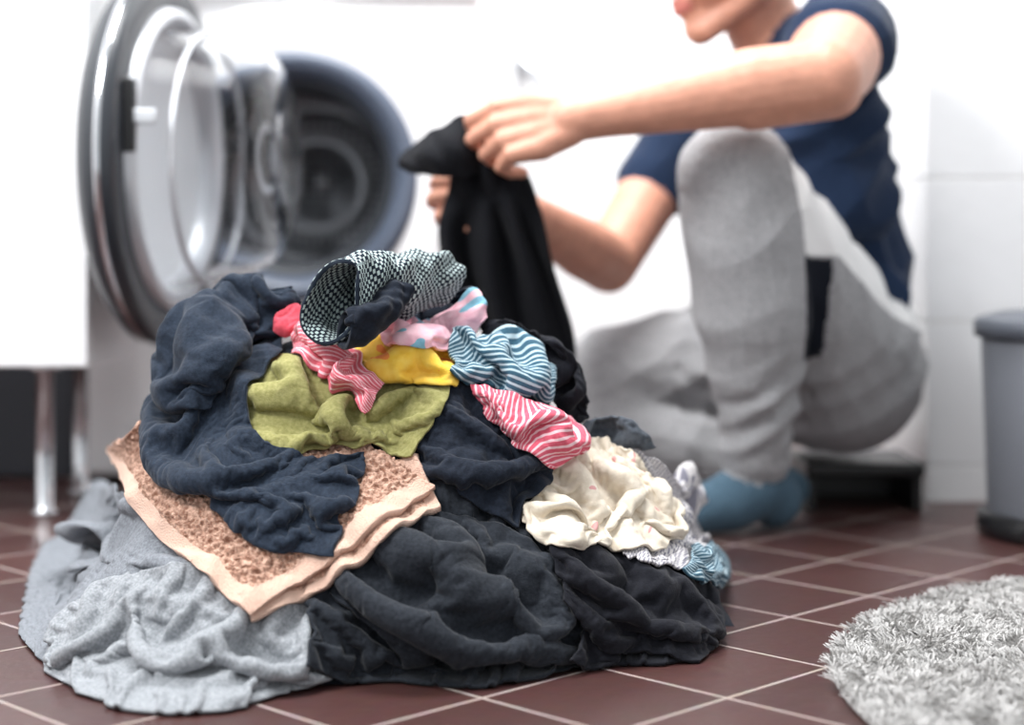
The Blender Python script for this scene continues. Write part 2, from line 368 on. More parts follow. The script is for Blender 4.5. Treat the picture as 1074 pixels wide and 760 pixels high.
def upsample(x,nu,nv):
    a,b_=x.shape[:2]
    uu=np.linspace(0,a-1-1e-6,nu); vv=np.linspace(0,b_-1-1e-6,nv)
    def cub(x,uu,ax):
        x=np.moveaxis(x,ax,0); n=x.shape[0]; i=uu.astype(int); f=(uu-i).reshape((-1,)+(1,)*(x.ndim-1))
        g=lambda k:x[np.clip(i+k,0,n-1)]
        p0,p1,p2,p3=g(-1),g(0),g(1),g(2)
        r=.5*(2*p1+(p2-p0)*f+(2*p0-5*p1+4*p2-p3)*f*f+(3*p1-p0-3*p2+p3)*f**3)
        return np.moveaxis(r,0,ax)
    return cub(cub(x,uu,0),vv,1)
def gs(a,b_,rest,kk):
    d=b_-a; l=np.sqrt((d*d).sum(-1))+1e-9; return (kk*.5*(l-rest)/l)[...,None]*d
pile=empty('laundry_pile',(-.13,1.65,0))
def grid_obj(name,x,mat,thick=.003,sub=1,parent=None):
    nu,nv=x.shape[:2]
    idx=np.arange(nu*nv).reshape(nu,nv)
    f=np.stack([idx[:-1,:-1],idx[1:,:-1],idx[1:,1:],idx[:-1,1:]],-1).reshape(-1,4)
    U,V=np.meshgrid(np.linspace(0,1,nu),np.linspace(0,1,nv),indexing='ij')
    ob=mk(name,x.reshape(-1,3),f,mat,None,True,np.stack([U,V],-1).reshape(-1,2))
    s=ob.modifiers.new('sub','SUBSURF'); s.levels=sub; s.render_levels=sub
    if thick:
        so=ob.modifiers.new('sol','SOLIDIFY'); so.thickness=thick; so.offset=0
    if parent: par(ob,parent)
    return ob
def relax(x,anc,ru,rv,r1,r2,tw,steps,its,anch,bend,grav):
    gxx,gyy=np.gradient(blur(H,3),RES)
    def coll(x):
        h=samp(H,x[...,0],x[...,1])+tw; pen=h-x[...,2]; hit=pen>0
        a=samp(gxx,x[...,0],x[...,1]); b_=samp(gyy,x[...,0],x[...,1]); n=np.stack([-a,-b_,np.ones_like(a)],-1); n/=np.linalg.norm(n,axis=-1,keepdims=True)
        return x+n*(np.clip(pen,0,.03)*n[...,2]*hit)[...,None],hit
    bu=ru[1:]+ru[:-1]; bv=rv[:,1:]+rv[:,:-1]; bu3=ru[2:]+ru[1:-1]+ru[:-2]; bv3=rv[:,2:]+rv[:,1:-1]+rv[:,:-2]
    xo=x.copy()
    for s in range(steps):
        vel=(x-xo)*.86; xo=x.copy(); x=x+vel; x[...,2]-=grav; x+=(anc-x)*anch
        for it in range(its):
            for sl in (0,1):
                b_=x[sl+1::2]; q=len(b_); c=gs(x[sl:sl+2*q-1:2],b_,ru[sl::2][:q],1.0)
                x[sl:sl+2*q-1:2]+=c; x[sl+1:sl+2*q:2]-=c
                b_=x[:,sl+1::2]; q=b_.shape[1]; c=gs(x[:,sl:sl+2*q-1:2],b_,rv[:,sl::2][:,:q],1.0)
                x[:,sl:sl+2*q-1:2]+=c; x[:,sl+1:sl+2*q:2]-=c
            c=gs(x[:-1,:-1],x[1:,1:],r1,.2); x[:-1,:-1]+=c; x[1:,1:]-=c
            c=gs(x[:-1,1:],x[1:,:-1],r2,.2); x[:-1,1:]+=c; x[1:,:-1]-=c
            c=gs(x[:-2],x[2:],bu,bend); x[:-2]+=c; x[2:]-=c
            c=gs(x[:,:-2],x[:,2:],bv,bend); x[:,:-2]+=c; x[:,2:]-=c
            c=gs(x[:-3],x[3:],bu3,bend*.6); x[:-3]+=c; x[3:]-=c
            c=gs(x[:,:-3],x[:,3:],bv3,bend*.6); x[:,:-3]+=c; x[:,3:]-=c
            if it%2: x,hit=coll(x)
        x,hit=coll(x)
        xo=np.where(hit[...,None],xo+(x-xo)*.7,xo)
    return x,coll
def wrinkle(nu,nv,ex,ey,wl,ang,spread,r,cnt=7):
    u=np.linspace(0,1,nu)[:,None]; v=np.linspace(0,1,nv)[None,:]; nz=np.zeros((nu,nv))
    for i in range(cnt):
        th=ang+r.normal(0,spread); wv=wl*np.exp(r.normal(0,.4))
        nz+=np.sin(2*np.pi*(np.cos(th)*u*ex+np.sin(th)*v*ey)/wv+r.random()*6.28+1.6*np.sin(2*np.pi*(u*r.normal()*1.0+v*r.normal()*1.0)))
    return nz/math.sqrt(cnt)
def drape(name,B,T,L=None,R=None,mat=None,nu=60,nv=50,su=1.25,sv=1.25,puff=.01,amp=.008,ang=0,wl=.055,seed=1,steps=45,its=6,thick=.0026,sub=1,anch=.012,edge=.22,spread=.4,bend=.06,fine=1.06,cell=.0078,famp=.0026):
    global H
    r=np.random.default_rng(seed)
    L=[B[0]]+(L or [])+[T[0]]; R=[B[-1]]+(R or [])+[T[-1]]
    S=coons(B,T,L,R,nu,nv)
    pts=cast(S[...,0],S[...,1],blur(H,8)); pts=lap(pts,.6,5)
    ex=np.median(np.linalg.norm(np.diff(pts,axis=0),axis=-1).sum(0)); ey=np.median(np.linalg.norm(np.diff(pts,axis=1),axis=-1).sum(1))
    cu_=max(6,int(ex*su/cell)); cv_=max(6,int(ey*sv/cell)); cu_=min(cu_,nu); cv_=min(cv_,nv)
    pts=upsample(pts,cu_,cv_)
    gxx,gyy=np.gradient(blur(H,6),RES)
    a=samp(gxx,pts[...,0],pts[...,1]); b_=samp(gyy,pts[...,0],pts[...,1]); N0=np.stack([-a,-b_,np.ones_like(a)],-1); N0/=np.linalg.norm(N0,axis=-1,keepdims=True)
    def win(n,m_,p=.6):
        return np.clip(np.sin(np.pi*np.linspace(0,1,n)[:,None])*np.sin(np.pi*np.linspace(0,1,m_)[None,:]),0,1)**p
    w=win(cu_,cv_)
    jit=np.stack([wrinkle(cu_,cv_,ex,ey,.09,r.random()*3,1.5,r,5) for _ in range(2)],-1)*.003
    anc=pts+N0*(puff*w+.003)[...,None]
    ru=np.linalg.norm(np.diff(anc,axis=0),axis=-1); rv=np.linalg.norm(np.diff(anc,axis=1),axis=-1)
    ru=np.clip(ru,.4*np.median(ru),2.0*np.median(ru)); rv=np.clip(rv,.4*np.median(rv),2.0*np.median(rv))
    we=.35+.75*win(cu_,cv_,.3)
    fu=1+ we*(su-1)*(1+.9*np.clip(wrinkle(cu_,cv_,ex,ey,.14,r.random()*3,1.5,r,4),-1,1)); fv=1+we*(sv-1)*(1+.9*np.clip(wrinkle(cu_,cv_,ex,ey,.14,r.random()*3,1.5,r,4),-1,1))
    ru=ru*(fu[1:]+fu[:-1])/2; rv=rv*(fv[:,1:]+fv[:,:-1])/2
    sm=(fu+fv)/2
    r1=np.linalg.norm(anc[1:,1:]-anc[:-1,:-1],axis=-1)*sm[1:,1:]; r2=np.linalg.norm(anc[1:,:-1]-anc[:-1,1:],axis=-1)*sm[1:,1:]
    anc[...,0]+=jit[...,0]; anc[...,2]+=jit[...,1]*.7
    nz=wrinkle(cu_,cv_,ex,ey,wl,ang,spread,r)
    x=anc+N0*(amp*nz+amp*.6)[...,None]
    ew=(anch+(edge-anch)*(1-win(cu_,cv_,.35))**2)[...,None]
    x,_=relax(x,anc,ru,rv,r1,r2,puff*w+.003,steps,its,ew,bend,.0004)
    x=upsample(x,nu,nv)
    a=np.cross(np.gradient(x,axis=0),np.gradient(x,axis=1)); a/=np.linalg.norm(a,axis=-1,keepdims=True)+1e-9
    anc2=x.copy()
    ru=np.linalg.norm(np.diff(x,axis=0),axis=-1)*fine; rv=np.linalg.norm(np.diff(x,axis=1),axis=-1)*fine
    r1=np.linalg.norm(x[1:,1:]-x[:-1,:-1],axis=-1)*fine; r2=np.linalg.norm(x[1:,:-1]-x[:-1,1:],axis=-1)*fine
    x=x+a*(famp*wrinkle(nu,nv,ex,ey,.022,ang+.5,1.2,r,12)*np.clip(.4+.7*wrinkle(nu,nv,ex,ey,.12,0,2,r,5),0,1.3))[...,None]
    tw=puff*win(nu,nv)*.8+.0022
    x,coll=relax(x,anc2,ru,rv,r1,r2,tw,10,5,.05,bend*.4,.0002)
    x=lap(x,.12,1); x,_=coll(x)
    x[...,2]=np.maximum(x[...,2],.0022)
    ob=grid_obj(name,x,mat,thick,sub,pile)
    q=upsample(x,nu*4,nv*4)
    A=np.zeros_like(H); ix=np.clip(np.round((q[...,0]-GX0)/RES).astype(int),0,nx-1); iy=np.clip(np.round((q[...,1]-GY0)/RES).astype(int),0,ny-1)
    np.maximum.at(A,(ix.ravel(),iy.ravel()),(q[...,2]+thick*.5).ravel())
    A=mnf(mxf(A)); H=np.maximum(H,A)
    return ob

C_navy=fabric('navy_sweat_fabric',(26,34,46),(40,50,64),scale=320,wr=.003,hems=[(0,1,.06,None)],sheen=.12)
C_navy2=fabric('navy_fabric',(23,28,38),(33,40,52),scale=320,wr=.003,sheen=.1,hems=[(0,1,.05,None)])
C_black=fabric('charcoal_cotton',(30,34,40),(45,49,56),scale=320,wr=.0035,sheen=.12,hems=[(0,1,.04,None)])
C_black2=fabric('black_jersey',(22,23,29),(32,33,40),scale=320,wr=.003,sheen=.08,hems=[(1,0,.04,None)])
C_grey=fabric('heather_grey_jersey',(122,126,130),(160,163,167),scale=420,wr=.003,hems=[(1,0,.05,None)])
C_grey2=fabric('grey_jersey',(104,108,114),(136,140,146),scale=420,wr=.003,hems=[(1,0,.05,None)])
C_towel=fabric('towel_terry',(150,108,88),(222,182,160),scale=200,mix=(.38,.62),bump=.003,wr=.002,hems=[(1,0,.09,(228,192,172)),(0,1,.07,(226,188,168))],sheen=.15)
C_olive=fabric('olive_fabric',(128,125,74),(154,150,100),scale=300,wr=.003,hems=[(1,0,.08,None)])
C_yel=fabric('yellow_fabric',(244,196,66),(250,212,100),scale=100,wr=.003,blot=((244,146,76),5,.62))
C_pinkp=fabric('pink_print_fabric',(242,180,196),(250,208,216),scale=80,wr=.003,blot=((134,188,208),4,.6))
C_bs=fabric('blue_stripe_knit',(54,86,104),(62,98,116),stripes=(1,17,(178,198,206),.62),wr=.003)
C_rs=fabric('red_stripe_knit',(200,82,102),(216,100,118),stripes=(0,26,(236,196,202),.64),wr=.003)
C_ps=fabric('pink_stripe_knit',(208,98,112),(222,116,130),stripes=(1,20,(242,200,206),.68),wr=.003)
C_cream=fabric('cream_cotton',(204,192,174),(226,216,200),scale=120,wr=.004,hems=[(1,0,.07,None)],blot=((204,152,150),6,.7))
C_lace=fabric('patterned_cotton',(194,190,190),(220,216,216),scale=90,wr=.003,check=((132,130,142),30,34))
C_char=fabric('charcoal_knit',(66,72,80),(92,98,106),scale=200,wr=.003)
C_check=fabric('tweed_knit',(26,34,46),(34,44,56),check=((190,206,204),26,28),wr=.003,wscale=40)
C_red=fabric('red_fabric',(190,66,82),(208,88,100),wr=.003)
C_core=fabric('dark_mixed_fabric',(24,28,36),(36,41,50),wr=.006,wscale=22)

Hc=np.maximum(H-.006,0)
fold=.010*np.sin(XX*95+2.2*np.sin(YY*31+1)+1.5*np.sin(XX*23))*np.clip(YY-1.72,0,.1)/.1
Hc=Hc+np.clip(fold,-.01,.01)*(Hc>.02); msk=np.clip(Hc,-.001,1)
sel=slice(None,None,2)
cg=np.stack([XX[sel,sel],YY[sel,sel],np.maximum(msk,0)[sel,sel]],-1)
nu_,nv_=cg.shape[:2]; idx=np.arange(nu_*nv_).reshape(nu_,nv_)
zz=cg[...,2]; keep=np.maximum.reduce([zz[:-1,:-1],zz[1:,:-1],zz[1:,1:],zz[:-1,1:]])>.002
ff=np.stack([idx[:-1,:-1],idx[1:,:-1],idx[1:,1:],idx[:-1,1:]],-1)[keep]
used=np.unique(ff); remap=-np.ones(nu_*nv_,int); remap[used]=np.arange(len(used))
co=mk('buried_clothes',cg.reshape(-1,3)[used],remap[ff],C_core,None); par(co,pile)

PI2=math.pi/2
drape('grey_tshirt',[(18,672),(40,706),(110,728),(190,740),(270,732),(335,702),(376,655)],[(92,505),(150,490),(270,560)],[(22,615),(55,555)],[(335,605)],C_grey2,140,104,1.35,1.3,.014,.012,.7,.065,1)
drape('grey_tshirt_body',[(46,702),(90,738),(150,748),(200,754),(270,738),(335,710),(378,655)],[(110,610),(170,590),(250,590),(330,640)],[(64,655)],[(360,660)],C_grey,130,76,1.3,1.35,.020,.012,PI2,.06,41,spread=.5)
drape('black_trousers',[(318,692),(400,712),(480,724),(560,718),(620,692)],[(350,540),(420,500),(500,490),(560,515)],[(325,620)],[(622,640),(600,575)],C_black,140,116,1.35,1.3,.014,.012,.6,.06,3)
drape('black_trouser_leg',[(352,612),(410,668),(500,692),(606,684)],[(396,520),(460,535),(540,560),(612,622)],[(370,560)],[(616,655)],C_black,130,80,1.12,1.5,.020,.011,PI2,.045,42,thick=.003,spread=.25)
drape('black_sweater',[(600,690),(660,702),(720,698),(750,670)],[(545,540),(620,540),(690,575)],[(612,640)],[(748,620)],C_black2,96,78,1.35,1.3,.014,.010,.3,.055,4)
drape('black_sweater_sleeve',[(585,625),(640,680),(732,694)],[(576,560),(660,580),(748,636)],None,[(752,668)],C_black2,90,60,1.12,1.45,.020,.010,PI2,.045,43,thick=.003,spread=.25)
drape('patterned_blouse',[(650,580),(700,604),(738,606)],[(640,468),(690,470),(712,500)],[(650,540)],[(748,580),(734,550)],C_lace,76,76,1.35,1.35,.012,.008,1.4,.045,5,edge=.3,anch=.02)
drape('charcoal_knit',[(596,462),(640,470),(684,464)],[(612,436),(650,430),(674,448)],None,None,C_char,44,30,1.35,1.3,.008,.006,.3,.035,7)
drape('cream_blouse',[(545,545),(580,572),(640,576),(694,572)],[(585,468),(635,455),(668,476)],[(560,500)],[(706,540),(692,505)],C_cream,110,92,1.45,1.4,.010,.010,.9,.05,8)
drape('blue_striped_top',[(716,596),(738,612),(762,606)],[(722,568),(738,566),(754,580)],None,None,C_bs,30,22,1.15,1.15,.010,.003,.4,.03,6,anch=.1,edge=.4)
drape('black_socks',[(520,380),(570,405),(606,445)],[(505,338),(545,332),(590,365),(620,415)],None,None,C_black2,66,48,1.5,1.4,.012,.008,.5,.04,9)
drape('navy_leggings',[(428,480),(470,505),(515,532),(545,545)],[(455,400),(500,398),(535,425)],[(432,435)],[(574,510),(562,465)],C_navy2,80,74,1.2,1.25,.028,.007,.9,.055,10)
drape('bath_towel_under_fold',[(262,652),(360,606),(462,528)],[(250,560),(350,510),(440,470)],None,None,C_towel,60,50,1.02,1.02,.004,.002,.9,.15,45,thick=.006,bend=.2,fine=1.0,edge=.35,anch=.06,famp=.0006)
tw=drape('bath_towel',[(88,466),(170,555),(265,648)],[(210,400),(340,440),(458,508)],[(140,440)],[(360,584)],C_towel,84,84,1.03,1.03,.007,.003,.9,.15,11,thick=.007,bend=.2,sub=2,fine=1.0,edge=.35,anch=.06,famp=.0008)
drape('olive_shirt',[(252,470),(320,472),(375,462),(432,472)],[(262,385),(310,372),(370,398),(420,392),(470,392)],None,[(458,435)],C_olive,104,70,1.4,1.35,.010,.010,.4,.05,12)
drape('navy_sweatshirt',[(176,372),(160,440),(194,505),(258,562),(350,577)],[(305,298),(292,370),(255,435),(270,468),(378,476)],[(205,328),(250,302)],[(370,525)],C_navy,160,92,1.2,1.45,.018,.012,1.35,.055,13,thick=.0036,spread=.35)
drape('navy_sweatshirt_sleeve',[(166,412),(170,352),(213,318),(300,298)],[(222,425),(240,388),(268,358),(308,334)],[(190,430)],[(312,312)],C_navy,90,50,1.25,1.35,.024,.009,.6,.045,44,thick=.0036)
drape('black_vest',[(395,345),(450,338),(505,328)],[(405,298),(450,290),(495,304)],None,None,C_navy2,52,34,1.3,1.3,.014,.007,.4,.045,14)
drape('yellow_shorts',[(378,380),(410,404),(475,402)],[(380,345),(425,360),(472,370)],None,None,C_yel,60,40,1.4,1.4,.014,.006,.5,.035,15)
drape('pink_print_shirt',[(402,362),(440,372),(488,358)],[(402,338),(450,325),(500,320)],None,[(505,338)],C_pinkp,60,36,1.25,1.25,.012,.005,1.2,.035,16,edge=.35)
drape('blue_striped_sock',[(470,390),(520,412),(576,408)],[(470,356),(502,344),(545,355),(572,378)],None,None,C_bs,66,44,1.45,1.3,.020,.006,.1,.035,17,edge=.3)
drape('red_striped_sock',[(506,426),(538,466),(570,490)],[(496,404),(545,406),(600,438)],None,[(602,468)],C_rs,60,48,1.25,1.2,.024,.005,.3,.04,18,edge=.4)
drape('pink_striped_sock',[(306,372),(345,400),(382,430)],[(314,352),(362,354),(402,398)],None,None,C_ps,60,44,1.4,1.35,.022,.007,.9,.03,19,edge=.35)
drape('red_cloth',[(288,342),(300,348),(314,344)],[(288,326),(302,320),(318,326)],None,None,C_red,18,16,1.2,1.2,.004,.002,.3,.03,20)
print('sim done',time.time()-T0)

tx=bpy.data.textures.new('terry','CLOUDS'); tx.noise_scale=.0042; tx.noise_depth=2
vg=tw.vertex_groups.new(name='terry'); me=tw.data; nuT=84;nvT=84
ids=[i for i in range(len(me.vertices)) if (i//nvT)/(nuT-1)<.93 and (i%nvT)/(nvT-1)>.09]
vg.add(ids,1.0,'REPLACE')
d=tw.modifiers.new('d','DISPLACE'); d.texture=tx; d.texture_coords='LOCAL'; d.strength=.008; d.mid_level=.5; d.vertex_group='terry'

def sleeve_tube(name,path,ra0,rb0,ra1,rb1,mat,rot,openfrac,opendir,seed,thick=.005,crump=1.0,n=56,mseg=90):
    r=np.random.default_rng(seed); m_=len(path)
    path=upsample(np.array(path)[:,None,:].repeat(2,1),n,2)[:,0]
    V=np.zeros((n,mseg,3)); ph=r.random(12)*6.28
    for i in range(n):
        s=i/(n-1); tdir=path[min(i+1,n-1)]-path[max(i-1,0)]; tdir/=np.linalg.norm(tdir)
        if s<openfrac:
            f=1-s/openfrac; od=np.array(opendir,float); od/=np.linalg.norm(od); tdir=tdir*(1-f)+od*f; tdir/=np.linalg.norm(tdir)
        e1=np.cross(tdir,[0,0,1]); e1/=np.linalg.norm(e1); e2=np.cross(e1,tdir)
        ra=ra0+(ra1-ra0)*s; rb=rb0+(rb1-rb0)*s; env=min(1,.25+s*2)*crump
        if s>.93: k_=math.sqrt(max(0.02,1-((s-.93)/.07)**2)); ra*=k_; rb*=k_
        for j in range(mseg):
            a=2*math.pi*j/mseg
            wob=1+.05*math.sin(3*a+5*s+ph[0])+.05*env*math.sin(5*a-9*s+ph[1])+.11*env*math.sin(2*a+11*s+ph[2])+.07*env*math.sin(3*a-27*s+ph[3]+2*math.sin(a))+.04*env*math.sin(a*4+44*s+ph[4])
            ca,sa=math.cos(a)*ra*wob,math.sin(a)*rb*wob
            V[i,j]=path[i]+e1*(ca*math.cos(rot)-sa*math.sin(rot))+e2*(ca*math.sin(rot)+sa*math.cos(rot))
    idx=np.arange(n*mseg).reshape(n,mseg); f=[]
    for i in range(n-1):
        for j in range(mseg):
            k=(j+1)%mseg; f.append((idx[i,j],idx[i,k],idx[i+1,k],idx[i+1,j]))
    U,W=np.meshgrid(np.linspace(0,1,n),np.linspace(0,1,mseg),indexing='ij')
    ob=mk(name,V.reshape(-1,3),f,mat,None,True,np.stack([U,W],-1).reshape(-1,2))
    s=ob.modifiers.new('s','SOLIDIFY'); s.thickness=thick; s.offset=1
    s=ob.modifiers.new('s2','SUBSURF'); s.levels=1; s.render_levels=1
    par(ob,pile)
sleeve_tube('tweed_sleeve',[P(347,318,1.545),P(378,306,1.575),P(410,299,1.60),P(442,296,1.63),P(472,298,1.66)],.046,.030,.027,.017,C_check,.85,.38,(.55,.80,.05),3,crump=1.1)
sleeve_tube('dark_sock',[P(360,348,1.535),P(385,338,1.54),P(402,322,1.555),P(412,309,1.57)],.022,.016,.026,.015,C_navy2,.5,.15,(.9,.4,0),5,crump=.8)

# ------------------------------------------------------------ man
M_skin=simple('skin',(208,150,126),.48,bump=.0012,bscale=60,var=.2)
sb_=M_skin.node_tree.nodes['Principled BSDF']; sb_.inputs['Subsurface Weight'].default_value=.1; sb_.inputs['Subsurface Radius'].default_value=(.02,.008,.004)
M_shirt=fabric('navy_tshirt',(24,37,60),(31,47,72),wr=.010,wscale=11)
M_pants=fabric('grey_joggers',(154,154,156),(180,179,181),scale=220,wr=.010,wscale=10,bump=.002)
M_pwhite=fabric('jogger_white_panel',(240,239,238),(248,247,246),wr=.008,wscale=10)
M_pblack=fabric('jogger_black_panel',(16,20,30),(22,26,36),wr=.004)
M_sock=fabric('blue_sock',(70,92,108),(82,106,122),scale=200,wr=.006,wscale=20)
M_lips=simple('lips',(196,118,106),.5)
M_hair=simple('dark_hair',(38,28,22),.6,bump=.004,bscale=120)
M_eye=simple('eye_white',(240,238,235),.2); M_iris=simple('iris',(60,40,28),.2)
LB=['skin','shirt','pants','sock','lips']
bones=[]
def bone(p0,r0,p1,r1,l): bones.append((np.array(p0,float),r0,np.array(p1,float),r1,LB.index(l)))
def chain(pts,l):
    for (p,r),(q,s) in zip(pts[:-1],pts[1:]): bone(p,r,q,s,l)
A_=np.array
chain([((.44,2.37,.31),.112),((.425,2.38,.40),.112),((.405,2.38,.50),.116),((.385,2.38,.58),.088)],'shirt')
bone((.45,2.33,.27),.095,(.42,2.43,.27),.095,'shirt')
bone((.415,2.31,.52),.098,(.345,2.43,.47),.092,'shirt')
bone((.42,2.31,.42),.095,(.35,2.44,.40),.1,'shirt')
bone((.34,2.42,.38),.088,(.36,2.42,.30),.092,'shirt')
bone((.44,2.34,.19),.116,(.43,2.40,.185),.113,'pants')
bone((.45,2.34,.24),.105,(.43,2.42,.24),.105,'pants')
bone((.375,2.38,.60),.06,(.43,2.28,.625),.066,'shirt'); bone((.375,2.39,.59),.055,(.262,2.48,.51),.058,'shirt')
S1=A_((.437,2.25,.628)); E1=A_((.360,1.985,.552)); W1=A_((.066,1.985,.503))
bone(S1,.070,S1*.66+E1*.34,.070,'shirt')
chain([(S1*.7+E1*.3,.056),(S1*.35+E1*.65,.056),(E1,.046)],'skin')
M1=E1*.72+W1*.28; M2=E1*.4+W1*.6
chain([(E1,.045),(M1+A_((0,0,.003)),.046),(M2+A_((0,0,.001)),.036),(W1*.85+E1*.15,.028),(W1,.0265)],'skin')
bone(E1+A_((.012,.01,-.012)),.036,M1+A_((0,0,-.012)),.036,'skin')
S2=A_((.25,2.49,.515)); E2=A_((.130,2.33,.332)); W2=A_((.012,2.12,.400))
bone(S2,.060,S2*.6+E2*.4,.057,'shirt')
chain([(S2*.65+E2*.35,.047),(E2,.041)],'skin')
chain([(E2,.040),(E2*.7+W2*.3,.041),(E2*.35+W2*.65,.033),(W2,.026)],'skin')
H1=(.44,2.29,.19); K1=(.270,2.08,.441); A1=(.303,2.135,.10)
chain([(H1,.112),((.385,2.22,.27),.104),((.32,2.14,.36),.088),(K1,.072)],'pants')
chain([(K1,.071),((.283,2.085,.36),.074),((.295,2.10,.27),.072),((.302,2.12,.18),.056),(A1,.045)],'pants')
chain([((.303,2.14,.095),.037),((.308,2.15,.06),.039),((.33,2.165,.038),.036)],'sock')
chain([((.308,2.15,.055),.04),((.27,2.13,.04),.037),((.232,2.115,.031),.029),((.214,2.108,.026),.024)],'sock')
chain([((.43,2.44,.18),.112),((.30,2.42,.185),.100),((.15,2.385,.165),.084)],'pants')
chain([((.15,2.385,.165),.084),((.15,2.365,.10),.075),((.24,2.33,.075),.062),((.32,2.31,.06),.045)],'pants')
chain([((.31,2.31,.055),.036),((.34,2.30,.042),.033),((.37,2.28,.034),.026)],'sock')
def hand(W,a,b_,nrmv,curls,sc=1.0,thumb=None):
    W=np.array(W,float); a=np.array(a,float); a/=np.linalg.norm(a); n=np.array(nrmv,float); n-=a*np.dot(a,n); n/=np.linalg.norm(n)
    b=np.cross(a,n)
    if np.dot(b,np.array(b_,float))<0: b=-b
    off=[.031,.0105,-.0105,-.030]; al=[.080,.084,.079,.071]
    ph=[[.042,.026,.021],[.046,.030,.022],[.042,.027,.021],[.034,.021,.018]]
    for i in range(4):
        kn=W+a*al[i]*sc+b*off[i]*sc
        bone(W+b*off[i]*.45,.019*sc,W+a*al[i]*.55*sc+b*off[i]*.9*sc,.0165*sc,'skin')
        bone(W+a*al[i]*.5*sc+b*off[i]*.9*sc,.0165*sc,kn,.0115*sc,'skin')
        p=kn; rr=[.0098,.0088,.008,.0068]
        for j in range(3):
            th=math.radians(curls[i][j]); dvec=a*math.cos(th)-n*math.sin(th)+b*(off[i]*1.2)
            dvec/=np.linalg.norm(dvec)
            q=p+dvec*ph[i][j]*sc; bone(p,rr[j]*sc,q,rr[j+1]*sc,'skin'); p=q
    p=W+a*.022*sc+b*.022*sc-n*.006
    tl=[.042,.034,.026]; tr=[.016,.0115,.0105,.0085]
    for j in range(3):
        dvec=a*thumb[j][0]+b*thumb[j][1]-n*thumb[j][2]; dvec/=np.linalg.norm(dvec)
        q=p+dvec*tl[j]*sc; bone(p,tr[j]*sc,q,tr[j+1]*sc,'skin'); p=q
hand(W1,(-.93,.02,-.16),(-.1,.2,1),(.0,-1,.35),[[38,85,125],[46,98,135],[54,108,145],[62,115,150]],1.0,[(.75,.5,.6),(.95,.0,.6),(1,-.3,.3)])
hand(W2,(-.86,-.32,.12),(.1,.1,1),(.3,-.85,.2),[[50,100,140],[55,105,145],[60,110,150],[66,118,155]],.95,[(.75,.5,.6),(.95,.0,.6),(1,-.3,.3)])
hf=Vector((-.90,-.28,-.26)).normalized(); hr=hf.cross(Vector((0,0,1))).normalized(); hu=hr.cross(hf).normalized()
hc=Vector((.292,2.33,.756))
def hl(x,y,z): return tuple(hc+hr*x+hf*y+hu*z)
chain([((.372,2.375,.615),.056),((.335,2.355,.68),.053),(hl(0,-.02,-.04),.055)],'skin')
def hbn(p,r,q,s,l='skin'): bone(hl(*p),r,hl(*q),s,l)
hbn((0,-.045,.035),.075,(0,.02,.045),.073); hbn((0,.0,.0),.072,(0,.028,-.02),.066)
hbn((-.03,.035,-.02),.035,(.03,.035,-.02),.035); hbn((0,.03,-.06),.047,(0,.066,-.092),.024)
hbn((-.050,-.005,-.06),.022,(-.014,.062,-.095),.018); hbn((.050,-.005,-.06),.022,(.014,.062,-.095),.018)
hbn((0,.086,.012),.008,(0,.106,-.024),.011); hbn((-.010,.094,-.03),.007,(.010,.094,-.03),.007)
hbn((-.035,.075,.02),.012,(-.008,.086,.022),.009); hbn((.035,.075,.02),.012,(.008,.086,.022),.009)
hbn((0,.074,-.055),.02,(0,.07,-.07),.02)
hbn((-.02,.083,-.053),.0045,(0,.094,-.051),.0065,'lips'); hbn((.02,.083,-.053),.0045,(0,.094,-.051),.0065,'lips')
hbn((-.018,.083,-.060),.005,(0,.093,-.063),.0075,'lips'); hbn((.018,.083,-.060),.005,(0,.093,-.063),.0075,'lips')
for s in (-1,1):
    hbn((s*.076,-.012,.015),.011,(s*.074,-.006,-.022),.008); hbn((s*.082,-.022,.012),.008,(s*.078,-.012,-.018),.006)
def capsule(p0,r0,p1,r1,seg=20):
    p0=Vector(p0);p1=Vector(p1); ax=(p1-p0)
    ax=ax.normalized() if ax.length>1e-6 else Vector((0,0,1))
    up=Vector((0,0,1)) if abs(ax.z)<.9 else Vector((1,0,0)); e1=ax.cross(up).normalized(); e2=ax.cross(e1)
    rings=[]
    for a in np.linspace(-math.pi/2*.97,0,7): rings.append((p0+ax*r0*math.sin(a),r0*math.cos(a)))
    for a in np.linspace(0,math.pi/2*.97,7): rings.append((p1+ax*r1*math.sin(a),r1*math.cos(a)))
    v=[];f=[]
    for c,r in rings:
        for j in range(seg):
            t_=2*math.pi*j/seg; v.append(c+(e1*math.cos(t_)+e2*math.sin(t_))*r)
    for i in range(len(rings)-1):
        for j in range(seg):
            k_=(j+1)%seg; f.append((i*seg+j,(i+1)*seg+j,(i+1)*seg+k_,i*seg+k_))
    f.append(tuple(range(seg))); n=len(rings); f.append(tuple((n-1)*seg+j for j in reversed(range(seg))))
    return v,f
V=[];Fc=[]
for b in bones:
    v,f=capsule(b[0],b[1],b[2],b[3]); o=len(V); V+=v; Fc+=[tuple(i+o for i in q) for q in f]
man=empty('man',(.42,2.36,0))
bodyo=mk('figure',V,Fc,None,None)
bm=bmesh.new(); bm.from_mesh(bodyo.data); bmesh.ops.recalc_face_normals(bm,faces=bm.faces); bm.to_mesh(bodyo.data); bm.free()
r=bodyo.modifiers.new('r','REMESH'); r.mode='VOXEL'; r.voxel_size=.003; r.use_smooth_shade=True
s=bodyo.modifiers.new('s','SMOOTH'); s.factor=.5; s.iterations=4
bake(bodyo); me=bodyo.data
for mt in (M_skin,M_shirt,M_pants,M_sock,M_lips,M_pwhite,M_pblack): me.materials.append(mt)
nv=len(me.vertices); co=np.zeros(nv*3,dtype=np.float32); me.vertices.foreach_get('co',co); co=co.reshape(-1,3).astype(float)
